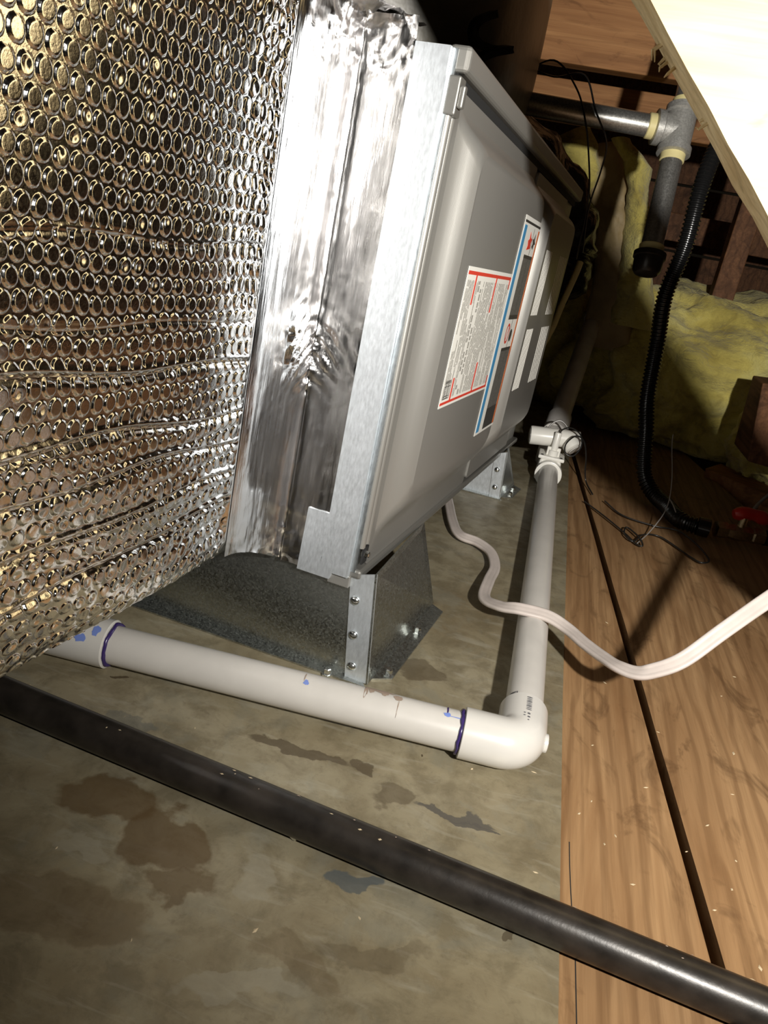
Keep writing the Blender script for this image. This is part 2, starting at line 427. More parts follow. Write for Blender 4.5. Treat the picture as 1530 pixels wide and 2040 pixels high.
# ================================================================== FURNACE (own frame: x out of the door side, y along, z up)
F0 = V((-.092, .473, .082))
ya, ti = math.radians(7.45), math.radians(-3.0)
ax = V((math.sin(ya)*math.cos(ti), math.cos(ya)*math.cos(ti), math.sin(ti)))
nx = ax.cross(V((0, 0, 1))).normalized(); uz = nx.cross(ax)
FM = Matrix(((nx.x, ax.x, uz.x, F0.x), (nx.y, ax.y, uz.y, F0.y), (nx.z, ax.z, uz.z, F0.z), (0, 0, 0, 1)))
fu = thing('furnace', 'grey horizontal furnace with warning labels and louvered door on metal stands', 'furnace', M=FM)
FL = .60; FH = .332
mb = MB().box((-.50, .0015, 0), (0, FL, FH)); part('cabinet', mb, 'furnace_paint', fu, bevel=.002, local=True)
def raised(y0, y1, z0, z1, x0, x1, bl, brr, bb, bt, seg=6):
    """pressed door skin: flange at x0, bevels of given width up to x1"""
    mb = MB(); loops = []
    loops.append((0, 0, -.006)); loops.append((0, 0, x0))
    for k in range(seg+1):
        t = k/seg; e = min(1, max(0, t*1.0)); e = e+.06*math.sin(2*math.pi*e)*-1; loops.append((t, 1, x0+(x1-x0)*e))
    first = True
    vs = []
    for (t, fl, x) in loops:
        f = .35 if fl else 0
        ia = (f+(1-f)*t) if fl else 0
        a, b, c, d = y0+bl*ia, y1-brr*ia, z0+bb*ia, z1-bt*ia
        cr_ = .004+.010*(ia)
        q = []
        for (cyy, czz, sa) in ((b-cr_, d-cr_, 0), (a+cr_, d-cr_, 1), (a+cr_, c+cr_, 2), (b-cr_, c+cr_, 3)):
            for m in range(5):
                an = math.pi/2*(sa+m/4); q.append((x, cyy+cr_*math.cos(an), czz+cr_*math.sin(an)))
        vs.append(q)
    n = len(vs[0]); mb.v = [p for q in vs for p in q]
    for i in range(len(vs)-1):
        for j in range(n): mb.f.append((i*n+j, i*n+(j+1) % n, (i+1)*n+(j+1) % n, (i+1)*n+j))
    mb.f.append(tuple((len(vs)-1)*n+j for j in range(n)))
    return mb
d1 = part('blower_door', raised(.0135, .2975, .006, .3125, .004, .020, .023, .006, .050, .028), 'furnace_paint', fu, True, 25, local=True)
# burner door with louvres drawn as flat pale strips
d2 = part('burner_door', raised(.2985, .515, .010, .3100, .006, .0265, .014, .024, .050, .030), 'furnace_paint', fu, True, 25, local=True)
for (ya_, yb_, za, zb) in ((.322, .362, .106, .169), (.418, .478, .106, .169), (.322, .362, .183, .246), (.418, .478, .183, .246)):
    for k in range(5):
        y = ya_+(yb_-ya_)*(k+.5)/5; w = (yb_-ya_)/5*.16
        mb = MB().box((.0262, y-w*1.5, za), (.0268, y+w*1.5, zb))
        part('louver', mb, 'slot_pale', d2, local=True)
# end beads beside the first door
for k, (y, r, z0, z1) in enumerate(((.0035, .0030, .022, .314), (.0100, .0032, .024, .306))):
    part('door_bead', MB().tube([(.002, y, z0), (.002, y, z1)], r, 10), 'furnace_paint', fu, True, 50, local=True)
part('edge_return', MB().box((-.001, -.0006, .004), (.0024, .0022, FH-.002)), 'galvanised', fu, local=True)
# top rail with its dark groove
mb = MB().box((-.004, .0, .3185), (.010, FL, .3325)); part('top_rail', mb, 'furnace_paint', fu, bevel=.003, local=True, seg=3)
part('groove', MB().box((0, .004, .3125), (.0035, FL-.005, .3185)), 'dark_gap', fu, local=True)
mb = MB().box((-.004, .0, -.001), (.0068, FL, .0060)); part('bottom_rail', mb, 'furnace_trim', fu, bevel=.002, local=True)
# corner clips and screw
part('corner_clip', MB().box((.0, -.0015, .296), (.0075, .010, .3165)).box((.0075, -.001, .300), (.011, .004, .312)), 'furnace_trim', fu, bevel=.001, local=True)
part('corner_clip', MB().box((-.0165, -.002, -.0085), (.0, .006, .0005)), 'furnace_paint', fu, bevel=.0006, local=True, label='pale block at the lower corner')
def hexscrew(o, d, s=1.0):
    o, d = V(o), V(d).normalized()
    mb = MB().lathe(o-d*.001, o+d*.02, [(0, .0045*s), (.0018*s, .0045*s), (.0019*s, .0030*s), (.0060*s, .0030*s), (.0066*s, .0022*s)], 6)
    return mb
part('screw', hexscrew((.004, .0062, .0175), (1, 0, 0), .8), 'zinc', fu, local=True, label='zinc hex screw')
part('screw_plate', MB().box((.0035, .0025, .0100), (.005, .0115, .0225)), 'dark_gap', fu, local=True)

# --- labels on the doors
def slab(y0, y1, z0, z1, x=.0203, t=.0003): return MB().box((x, y0, z0), (x+t, y1, z1))
lb = part('warning_label', slab(.0585, .2100, .1185, .2178), 'label_white', d1, local=True, label='white paper label framed with red bars')
X1 = .0206
def strip(nm, y0, y1, z0, z1, mat, parent=lb, x=X1): return part(nm, slab(y0, y1, z0, z1, x, .00015), mat, parent, local=True)
strip('red_bar', .060, .2095, .2125, .2150, 'label_red'); strip('red_bar', .060, .2095, .1205, .1225, 'label_red')
strip('red_bar', .084, .0875, .192, .2125, 'label_red'); strip('red_bar', .084, .0875, .1225, .139, 'label_red')
strip('red_bar', .152, .1555, .186, .2125, 'label_red'); strip('red_bar', .152, .1555, .1225, .146, 'label_red')
strip('red_bar', .2055, .2085, .205, .2125, 'label_red'); strip('red_bar', .2055, .2085, .1225, .131, 'label_red')
random.seed(3)
mbt = MB()
y = .0625
while y < .2045:
    bigt = .095 < y < .108
    z = .1245
    while z < .2085:
        l = random.uniform(.006, .026) if not bigt else random.uniform(.003, .006)
        z2 = min(z+l, .2095)
        inbar = any(a-.001 < y < b+.001 and (z2 > c and z < d) for a, b, c, d in ((.083, .0885, .190, .22), (.083, .0885, .12, .140), (.151, .1565, .185, .22), (.151, .1565, .12, .147)))
        if not inbar and random.random() < (.86 if not bigt else .6):
            mbt.box((X1, y, z), (X1+.0001, y+(.0021 if not bigt else .0045), z2-.0006))
        z = z2+random.uniform(.0002, .0007)
    y += .0034 if not bigt else .0075
part('fine_print', mbt, 'label_grey', lb, local=True)['kind'] = 'stuff'
mbt = MB()
for k in range(16): mbt.box((X1, .0640+.0000, .1245+k*.0009), (X1+.00012, .0790, .1245+k*.0009+random.choice((.0003, .0006))))
part('bar_code', mbt, 'label_black', lb, local=True)
# long safety label: blue edge, black panels, pictograms, orange edge
l2 = part('safety_label', slab(.2125, .2930, .0735, .2665), 'label_white', d1, local=True, label='long white label with blue edge, black panels and pictograms')
strip('blue_edge', .2160, .2270, .0760, .2590, 'label_blue', l2)
strip('orange_edge', .2860, .2920, .0760, .2590, 'label_orange', l2)
strip('black_rule', .2140, .2920, .2610, .2630, 'label_black', l2)
strip('black_panel', .2420, .2850, .1830, .2330, 'label_dark', l2); strip('black_panel', .2420, .2850, .0760, .1500, 'label_dark', l2)
strip('black_rule', .2420, .2850, .2330, .2360, 'label_black', l2); strip('black_rule', .2420, .2850, .1790, .1830, 'label_black', l2)
strip('black_rule', .2420, .2850, .1500, .1530, 'label_black', l2); strip('black_rule', .2640, .2650, .0760, .2590, 'label_black', l2)
strip('black_panel', .2420, .2850, .0760, .0960, 'label_black', l2, .02065)
def poly2(nm, pts, mat):   # pictogram outline on the label, y-z polygon
    mb = MB(); n = len(pts); vs = [(X1, a, b) for a, b in pts]+[(X1+.00025, a, b) for a, b in pts]
    mb.add(vs, [tuple(range(n, 2*n))]+[(i, (i+1) % n, n+(i+1) % n, n+i) for i in range(n)])
    return part(nm, mb, mat, l2, local=True)
poly2('flame_pictogram', [(.246, .2400), (.262, .2420), (.260, .2465), (.263, .2500), (.256, .2510), (.250, .2555), (.251, .2495), (.2455, .2480), (.249, .2440)], 'label_red')
poly2('burst_pictogram', [(.268, .2440), (.275, .2420), (.277, .2465), (.283, .2470), (.277, .2500), (.276, .2555), (.272, .2505), (.267, .2510), (.271, .2470)], 'label_black')
rg = [(.253+.0085*math.cos(a*.3927), .1660+.0095*math.sin(a*.3927)) for a in range(16)]
ri = [(.253+.0060*math.cos(a*.3927), .1660+.0070*math.sin(a*.3927)) for a in range(16)]
mb = MB(); vs = [(X1+.0001, *p) for p in rg]+[(X1+.0001, *p) for p in ri]; mb.add(vs, [(i, (i+1) % 16, 16+(i+1) % 16, 16+i) for i in range(16)])
mb.add([(X1+.0001, .248, .1600), (X1+.0001, .2495, .1590), (X1+.0001, .258, .1720), (X1+.0001, .2565, .1730)], [(0, 1, 2, 3)])
part('prohibition_pictogram', mb, 'label_red', l2, local=True)
poly2('flame_pictogram', [(.270+.005*math.cos(a*.6283), .1640+.006*math.sin(a*.6283)) for a in range(10)], 'label_black')

# --- galvanised end flange: stepped strip on the near end
mb = MB()
poly = [(-.0225, .0420), (-.0385, .0420), (-.0395, -.0050), (-.0145, -.0050), (-.0130, .0), (-.0012, .0), (-.0012, FH-.002), (-.0225, FH-.002)]
n = len(poly); mb.add([(a, -.0046, b) for a, b in poly]+[(a, .0016, b) for a, b in poly], [tuple(range(n)), tuple(range(2*n-1, n-1, -1))]+[(i, n+i, n+(i+1) % n, (i+1) % n) for i in range(n)])
part('end_flange', mb, 'galvanised_lit', fu, local=True)

# ================================================================== SUPPLY PLENUM wrapped in bubble foil
pl = thing('supply_plenum', 'box duct wrapped in silver bubble foil joined to the near end of the furnace', 'duct', M=FM)
PX = -.058; PB = .0235; PT = .338
part('plenum_body', MB().box((-.46, -1.1, PB+.002), (PX-.004, .0, PT-.002)), 'foil_tape', pl, local=True)
def bubble_sheet(y0, y1, z0, z1, st, p=.0082):
    ny = int((y1-y0)/st)+1; nz = int((z1-z0)/st)+1
    Y, Z = np.meshgrid(np.linspace(y0, y1, ny), np.linspace(z0, z1, nz), indexing='ij')
    rng = np.random.RandomState(4)
    # rows sag and wander a little
    ZZ = Z+.0010*np.sin(Y*34+Z*9)+.0006*np.sin(Y*90+1.3)+.0005*np.sin(Z*160+Y*25)
    YY = Y+.0009*np.sin(Z*70)+.0006*np.sin(Z*190+Y*40)
    row = np.floor(ZZ/p); u = YY/p+.5*(row % 2); colm = np.floor(u)
    du = (u-colm-.5)*p; dv = (ZZ/p-row-.5)*p
    def hsh(a, b, k):
        h = np.sin(a*127.1+b*311.7+k*74.7)*43758.5453; return h-np.floor(h)
    r1, r2, r3 = hsh(row, colm, 1), hsh(row, colm, 2), hsh(row, colm, 3)
    low = np.clip((.135-Z)/.10, 0, 1)              # lower rows are flattened and bent
    rad = .00385*(1-.10*r1)
    ex = du+(r2-.5)*.0009; ey = dv+(r3-.5)*.0008
    ey = ey*(1+.35*low*r2)
    d = np.sqrt(ex*ex+ey*ey)/rad
    prof = np.clip(1-d**14, 0, 1)**.6
    H = .00092*(.72+.4*r3)*(1-.35*low*r1)
    tiltf = 1+(r1-.5)*.20*(ex/rad)+(r2-.5)*.20*(ey/rad)
    h = H*prof*tiltf
    dent = (hsh(row, colm, 5) > .86-.45*low)
    h = h-dent*H*.55*np.exp(-((ex-(r2-.5)*.004)**2+(ey-(r3-.5)*.004)**2)/(.0016**2))*(d < 1)
    # long creases running along the duct
    for zc, wd, am in ((.151, .0016, .0022), (.1195, .0016, .0024), (.0995, .0013, .0016), (.078, .0014, .0018), (.060, .0013, .0016), (.172, .001, .0009), (.205, .001, .0008)):
        zz = Z-(zc+.0035*np.sin(Y*12+zc*40)+.0015*np.sin(Y*47+zc*90))
        h = h*(1-.9*np.exp(-(zz/(wd*1.1))**2))+am*np.exp(-(zz/wd)**2)*.55-am*.7*np.exp(-((zz+wd*1.9)/wd)**2)
    # broad undulation
    h += .0014*np.sin(Y*31+Z*11)*np.sin(Z*23+.7)+.0012*low*np.sin(Z*130+Y*22)
    h += low*.0004*np.sin(Y*330+4*np.sin(Z*95))*np.sin(Z*410+3*np.sin(Y*120))
    h *= np.clip((-.0800-Y)/.005, 0, 1)
    h += (.19*np.maximum(0, Z-.17)**2-.022*(Y+.08))*np.clip((-.0810-Y)/.030, 0, 1)      # the wrap's outward lean at the top is added to steer its reflections
    # crumple where the lamp glares, near the tape
    cr = np.clip((Y+.125)/.05, 0, 1)*np.clip((Z-.14)/.08, 0, 1)*np.clip((-.0800-Y)/.005, 0, 1)
    h += cr*.0011*np.sin(Y*420+3*np.sin(Z*160))*np.sin(Z*260+2.5*np.sin(Y*210))
    X = PX+h
    edge = np.clip((z0+.010-Z)/.010, 0, 1); X = X-.003*edge**2
    co = np.stack([X, Y, Z], -1).reshape(-1, 3)
    idx = np.arange(ny*nz).reshape(ny, nz)
    q = np.stack([idx[:-1, :-1], idx[1:, :-1], idx[1:, 1:], idx[:-1, 1:]], -1).reshape(-1, 4)
    me = bpy.data.meshes.new('bubble_wrap'); nf = len(q)
    me.vertices.add(len(co)); me.vertices.foreach_set('co', co.astype(np.float32).ravel())
    me.loops.add(nf*4); me.loops.foreach_set('vertex_index', q.astype(np.int32).ravel())
    me.polygons.add(nf); me.polygons.foreach_set('loop_start', np.arange(0, nf*4, 4, dtype=np.int32)); me.polygons.foreach_set('loop_total', np.full(nf, 4, dtype=np.int32))
    me.polygons.foreach_set('use_smooth', np.ones(nf, dtype=bool)); me.update(calc_edges=True); me.validate()
    return me
bw = link('bubble_wrap', bubble_sheet(-.37, -.071, PB, PT, .00046), 'bubble_foil', pl); bw['kind'] = 'stuff'
bw['label'] = 'sheet of round silver bubbles in rows'

# foil tape: from the wrap round the inner corner on to the furnace end
def tape():
    path = []        # (x,y, normal) in plan
    for k in range(34): path.append((PX+.0012, -.0785+.0745*k/33, (1, 0), k/33))
    for k in range(1, 8):
        a = math.pi/2*k/8; path.append((PX+.0012+.004*(1-math.cos(a)), -.004+.004*math.sin(a)-.0016*(k/8), (math.cos(a), -math.sin(a)), 1))
    for k in range(18): path.append((PX+.0052+(.0305)*k/17, -.0030, (0, -1), 2+k/17))
    mb = MB(); nz = 190; P = []
    for (x, y, nn, s) in path:
        col = []
        bot = -.003 if s > 1.2 else PB-.0015-(PB+.001)*max(0, min(1, (s-.1)/.9))**1.3
        for j in range(nz):
            z = bot+(PT+.004-bot)*j/(nz-1)
            top = max(0, (z-.298)/.04); lowz = max(0, (.045-z)/.045)
            q = V((x*1.0, y*1.0, z))
            a = fbm(V((x*26+3, y*26, z*7)), 3)*.0011
            crk = 1-abs(fbm(V((x*60, y*60, z*52+9)), 3))*2.2
            a += max(0, crk)**5*.0009*(.25+1.6*top+1.2*lowz)
            a += (top*.0042+lowz*.0022)*abs(fbm(V((x*70, y*75, z*60+4)), 3))
            fold = math.exp(-((z-.150-(.35*(x+.05)-.35*(y+.02)))/.020)**2) if s > .55 else 0
            a += fold*.0040*abs(math.sin((z*1.0+x*.9-y*.9)*260+fbm(q*40)*1.5))*min(1, (2.75-s)/.6 if s > 2.1 else 1)
            if s > 1.9: a += .0012*math.exp(-((s-2.0)/.05)**2)
            if s < .12: a = a*s/.12-.0009*(1-s/.12)
            col.append((x+nn[0]*a, y+nn[1]*a, z))
        P.append(col)
    mb.grid(P); return mb
part('foil_tape', tape(), 'foil_tape', pl, True, 60, local=True)
# crumpled tape over the upper edge
mb = MB(); P = []
for i in range(46):
    row = []
    for j in range(26):
        u, w = i/45, j/25
        y = -.085+.088*u; x = PX+.002+.036*u*u-.11*w; z = PT+.002-.002*w+.004*(1-abs(2*u-1))
        k = fbm(V((u*7, w*9, 2)), 4)*.007+abs(fbm(V((u*15, w*15, 8)), 3))*.007
        row.append((x, y, z+k*(.3+.7*min(1, w*5))))
    P.append(row)
mb.grid(P); part('top_tape', mb, 'foil_tape', pl, True, 60, local=True, label='crumpled foil tape along the top edge')

# ================================================================== SHEET METAL STANDS under the furnace
def fz(l):   # furnace frame -> world
    return FM @ V(l)
def groundz(x, y): # frame z of the floor below frame point (x,y)
    p = FM @ V((x, y, 0)); return -p.z/uz.z
def stand(y0, back, label, group, xr=.0, left=-.30, tilt=.010, wide=.0165, rivets=3, front='galvanised_dark', side='galvanised_dark', corner='galvanised_lit'):
    base = fz((0, y0, groundz(0, y0))); base.z = 0
    Ms = FM.copy(); Ms.translation = (0, 0, 0)
    yawM = Matrix.Rotation(-ya, 4, 'Z'); yawM.translation = base
    r = thing('furnace_stand', label, 'stand', M=yawM, group=group)
    H = -groundz(0, y0)+.0005; Hb = -groundz(0, y0+back)+.0005
    th = .0012
    def b4(a, b, c, d, n, t, nm, mat, **k):   # quad a,b,c,d thickened by n*t
        n = V(n)*t; P_ = [V(q) for q in (a, b, c, d)]
        return part(nm, MB().add(P_+[q-n for q in P_], [(0, 1, 2, 3), (7, 6, 5, 4), (0, 4, 5, 1), (1, 5, 6, 2), (2, 6, 7, 3), (3, 7, 4, 0)]), mat, r, local=True, **k)
    b4((left, .004, .0012), (xr+tilt, .004, .0012), (xr+.001, .004, H), (left, .004, H), (0, -1, 0), th, 'front_panel', front)
    # corner angle: face towards the viewer and flared side
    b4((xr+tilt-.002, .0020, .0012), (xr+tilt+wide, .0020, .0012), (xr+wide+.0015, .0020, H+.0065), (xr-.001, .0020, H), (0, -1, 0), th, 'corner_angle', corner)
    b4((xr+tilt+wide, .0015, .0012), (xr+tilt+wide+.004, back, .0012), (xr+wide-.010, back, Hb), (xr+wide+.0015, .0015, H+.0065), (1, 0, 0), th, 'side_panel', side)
    # foot flanges on the floor
    b4((left, -.014, .0014), (xr+tilt+.016, -.002, .0014), (xr+tilt+.010, .006, .0014), (left, .006, .0014), (0, 0, 1), th, 'foot_flange', 'galvanised_dark')
    b4((xr+tilt+wide-.001, .010, .0014), (xr+tilt+wide+.013, .020, .0014), (xr+tilt+wide+.016, back-.01, .0014), (xr+tilt+wide-.001, back, .0014), (0, 0, 1), th, 'foot_flange', 'galvanised_dark')
    for k in range(rivets):
        t = [.78, .45, .14][k] if rivets == 3 else [.66, .25][k]
        x = xr+tilt*(1-t)+.0035 if rivets == 3 else xr+tilt*(1-t)+wide*.35
        o = V((x, .0018, H*t)); part('rivet', MB().lathe(o, o+V((0, -.01, 0)), [(0, .0036), (.0008, .0034), (.0018, .0024), (.0023, .0008)], 12), 'zinc', r, True, 50, local=True)
    for (x, y) in ((xr+tilt+wide+.0085, .0235), (xr+tilt+wide+.0075, back*.62)):
        part('screw', hexscrew((x, y, .0012), (0, 0, 1), .95), 'zinc', r, local=True)
    if rivets == 3: part('screw', hexscrew((xr-.004, -.0035, .0012), (0, 0, 1), .95), 'zinc', r, local=True)
    return r
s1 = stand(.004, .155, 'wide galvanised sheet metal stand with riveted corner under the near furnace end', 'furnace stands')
s2 = stand(.488, .075, 'small galvanised stand under the far furnace end behind the cable', 'furnace stands', rivets=2, left=-.2, front='galvanised_lit', side='galvanised', tilt=.006, wide=.013)

# ================================================================== PVC CONDENSATE DRAIN
RP, RF = .01335, .0168
dr = thing('drain_pipe', 'white plastic drain pipe with elbow lying on the grey sheet', 'pipe', (.0475, .432, 0))
zc = .0168
EL = V((.0466, .4290, zc))                        # crossing of the two axes
dA = V((-.2345, -.0155, 0)).normalized(); dB = V((-.0010, 1, 0)).normalized()
A0 = EL+dA*.022; A1 = EL+dA*.42
part('pipe', MB().tube([EL+dA*.015, A1], RP, 40), 'pvc', dr, True, 50)
B1 = EL+dB*.672
part('pipe', MB().tube([EL+dB*.015, B1], RP, 40), 'pvc', dr, True, 50)
# elbow: two sockets and a swept corner
e = MB()
pth = [EL+dA*.0390, EL+dA*.0135]
cc = EL+dA*.0135+dB*.0135
arc = [EL+dA*.0135*(1-math.sin(t))+dB*.0135*(1-math.cos(t)) for t in [math.pi/2*k/10 for k in range(1, 10)]]
pth = [EL+dA*.0390, EL+dA*.0385, EL+dA*.0150]+arc+[EL+dB*.0150, EL+dB*.0385, EL+dB*.0390]
e.tube(pth, [RF-.0008]+[RF]*(len(pth)-2)+[RF-.0008], 40); part('elbow', e, 'pvc_fitting', dr, True, 50)
gp = EL+dB*.0105-dA*.010
part('mould_gate', MB().lathe(gp, gp-dA*.1, [(0, .0064), (.0072, .0064), (.0077, .0056)], 18), 'pvc_fitting', dr, True, 40)
# coupling at the far left, its outer end cut off square behind the duct
c0 = EL+dA*.2825; c1 = EL+dA*.40
part('coupling', MB().lathe(c0, c1, [(0, RF-.0012), (.0008, RF), (.060, RF), (.0610, RF-.001)], 40), 'pvc_fitting', dr, True, 40)
def ring(c, d, r, mat, name, a=.0011, seed=0, droop=0.0):
    d = V(d).normalized(); up = V((0, 0, 1)); B = d.cross(up).normalized(); N_ = B.cross(d)
    pts = []
    for k in range(49):
        t = 2*math.pi*k/48; w = .0011*fbm(V((math.cos(t)*1.6, math.sin(t)*1.6, seed)), 3)
        pts.append(V(c)+d*(w+droop*max(0, math.sin(t)))+(N_*math.cos(t)+B*math.sin(t))*r)
    rad = [a*(.75+.6*abs(fbm(V((k*.21, seed, 3)), 2))) for k in range(49)]
    return part(name, MB().tube(pts, rad, 8, caps=False), mat, dr, True, 60)
ring(EL+dA*.2815, dA, RP+.0006, 'primer_purple', 'primer_ring', .0017, 2)
ring(EL+dA*.0402, dA, RP+.0006, 'primer_purple', 'primer_ring', .0015, 5)
ring(EL+dB*.6430, dB, RP+.0010, 'primer_blue', 'primer_ring', .0012, 9)
def smear(base, d, r, s0, s1, t0, t1, mat, name, seed, n=18, thin=.00025, blob=True):
    """irregular patch wrapped on a pipe: s along, t = angle from straight up (deg, + towards viewer side)"""
    d = V(d).normalized(); up = V((0, 0, 1)); B = d.cross(up).normalized()
    if B.y > 0 and abs(B.y) > .5: B = -B
    if abs(B.x) > .5 and B.x < 0: B = -B
    pts = []; cs, ct = (s0+s1)/2, (t0+t1)/2
    for k in range(n):
        a = 2*math.pi*k/n; q = 1+.45*fbm(V((math.cos(a)*1.3, math.sin(a)*1.3, seed)), 3) if blob else 1
        s = cs+(s1-s0)/2*math.cos(a)*q; t = math.radians(ct+(t1-t0)/2*math.sin(a)*q)
        pts.append(V(base)+d*s+(up*math.cos(t)+B*math.sin(t))*(r+thin))
    tt = math.radians(ct); c = V(base)+d*cs+(up*math.cos(tt)+B*math.sin(tt))*(r+thin*1.6)
    return part(name, MB().add(pts+[c], [(k, (k+1) % n, n) for k in range(n)]), mat, dr, True, 80)
smear(EL, dA, RF, .2870, .2925, 20, 46, 'primer_blue', 'primer_smear', 1)
smear(EL, dA, RF, .2945, .3020, 46, 66, 'primer_blue', 'primer_smear', 4)
smear(EL, dA, RP, .0480, .0530, 8, 22, 'primer_blue', 'primer_smear', 8)
smear(EL, dA, RP, .0405, .0490, 16, 19, 'primer_blue', 'primer_smear', 9)
smear(EL, dA, RP, .0500, .0512, -25, 12, 'primer_purple', 'primer_smear', 10)
smear(EL, dA, RP, .1430, .1465, 16, 34, 'primer_blue', 'primer_smear', 11)
smear(EL, dA, RP, .1462, .1470, -10, 22, 'pipe_smudge', 'dirt_smear', 12)
for k, (a, b, c, d_) in enumerate(((.096, .107, -34, -8), (.089, .099, -30, -2), (.080, .087, -12, 8), (.104, .1068, -40, 24), (.0860, .0950, -20, -12), (.100, .1035, -16, 4), (.0915, .0950, -8, 4))):
    smear(EL, dA, RP, a, b, c, d_, 'pipe_smudge', 'dirt_smear', 20+k)
smear(EL, dA, RP, .0825, .0832, -5, 60, 'pipe_smudge', 'dirt_smear', 31)
# printing on the elbow and on the long run
for k in range(9):
    smear(EL, dB, RF, .0330-k*.0018, .0336-k*.0018+(.0004 if k % 3 else .0008), -4, 10, 'print_ink', 'bar_code', 40+k, blob=False, n=8)
for k, (a, b, c, d_) in enumerate(((.0142, .0154, -8, -3), (.0112, .0124, -8, -3), (.0135, .0155, 0, 8), (.0100, .0118, 1, 8), (.0070, .0080, 2, 6))):
    smear(EL, dB, RF, a, b, c, d_, 'print_ink', 'printed_character', 60+k, n=8)
for k, (a, b, c, d_) in enumerate(((.0405, .0465, -34, -31), (.0450, .0465, -62, -34), (.0425, .0437, -52, -38), (.0408, .0418, -66, -50), (.0440, .0450, -70, -60))):
    smear(EL, dB, RP, a, b, c, d_, 'print_ink', 'printed_character', 70+k, n=8)

# ================================================================== FLOAT SWITCH at the far end of the drain
fs_ = thing('float_switch', 'white plastic float switch tee with wire at the far end of the drain pipe', 'switch', (.045, 1.09, 0))
T0, T1 = V((.0075, 1.1010, .0560)), V((.0790, 1.1120, .0620)); td = (T1-T0).normalized()
part('tube', MB().lathe(T0, T1, [(0, .0105), (.0005, .0128), (.0025, .0135), (.046, .0130), (.058, .0125), (.071, .0120)], 32), 'pvc_white', fs_, True, 40)
part('tube_mouth', MB().lathe(T0-td*.0003, T1, [(0, .0098), (.0006, .0098)], 28), 'pvc_fitting', fs_, True, 40)
q0 = T0+td*.056; q1 = T0+td*.068+V((0, -.010, -.012))
part('end_cap', MB().lathe(q0, q1, [(0, .0125), (.004, .0140), (.016, .0140), (.0175, .0120)], 28), 'pvc_white', fs_, True, 40)
part('cap_face', MB().lathe(q1+V((0, -.0006, -.0006)), q1+(q1-q0), [(0, .0100), (.0010, .0095)], 24), 'pvc_fitting', fs_, True, 40)
mb = MB().hexa([(.0275, 1.072, .0015), (.0620, 1.072, .0015), (.0620, 1.112, .0015), (.0275, 1.112, .0015), (.0300, 1.074, .0330), (.0600, 1.074, .0330), (.0600, 1.112, .0330), (.0300, 1.112, .0330)])
part('saddle', mb, 'pvc_white', fs_, bevel=.003)
part('saddle_plate', MB().box((.0265, 1.075, .0325), (.0635, 1.112, .0375)), 'pvc_white', fs_, bevel=.0015)
sk = V((.0459, 1.0740, zc-.002)); part('socket', MB().lathe(sk, sk+V((0, -.02, 0)), [(0, .0190), (.0100, .0188), (.0105, .0175)], 32), 'pvc_white', fs_, True, 40)
part('stem', MB().lathe((.046, 1.088, .033), (.0465, 1.088, .09), [(0, .0075), (.012, .0072), (.0125, .0050), (.038, .0048), (.0388, .0042)], 20), 'pvc_white', fs_, True, 40)
part('gusset', MB().box((.0365, 1.086, .034), (.0555, 1.091, .049)), 'pvc_white', fs_, bevel=.001)
for x in (.0315, .0585): part('screw', MB().lathe((x, 1.0805, .0372), (x, 1.0805, .05), [(0, .0022), (.0009, .0020)], 8), 'dark_gap', fs_)
wp = spline([(.0465, 1.088, .068), (.051, 1.086, .078), (.062, 1.083, .083), (.076, 1.082, .076), (.081, 1.083, .060), (.074, 1.085, .044), (.062, 1.086, .046), (.060, 1.083, .060), (.070, 1.080, .074), (.083, 1.084, .068), (.092, 1.09, .045), (.097, 1.10, .022), (.103, 1.10, .006), (.112, 1.06, .003)], 8)
part('lead_wire', MB().tube(wp, .0011, 6), 'wire_black', fs_, True, 60, label='thin black lead looped round the cap')
hp = spline([(.030, 1.118, .058), (.034, 1.120, .073), (.045, 1.122, .081), (.057, 1.122, .074), (.061, 1.120, .060)], 8)
part('hoop_wire', MB().tube(hp, .0012, 6), 'wire_grey', fs_, True, 60)

# grey pipe climbing away behind the switch
vp = thing('riser_pipe', 'dim grey plastic pipe rising away behind the float switch', 'pipe', (.046, 1.21, 0))
r0, r1 = V((.0435, 1.175, .048)), V((.0760, 1.575, .216))
part('pipe', MB().tube([r0, r1], .0155, 28), 'pvc_grey', vp, True, 50)
rd = (r1-r0).normalized()
part('coupling', MB().lathe(r0, r1, [(0, .0165), (.0008, .0185), (.045, .0185), (.046, .0165)], 28), 'pvc_grey', vp, True, 40)
part('pipe_collar', MB().lathe(r1-rd*.06, r1, [(0, .0160), (.0008, .0175), (.06, .0175), (.061, .0150)], 28), 'pvc_grey', vp, True, 40)
part('pipe_foot', MB().lathe((.0435, 1.175, 0), (.0435, 1.175, .06), [(0, .018), (.05, .018), (.058, .015)], 20), 'pvc_grey', vp, True, 40)

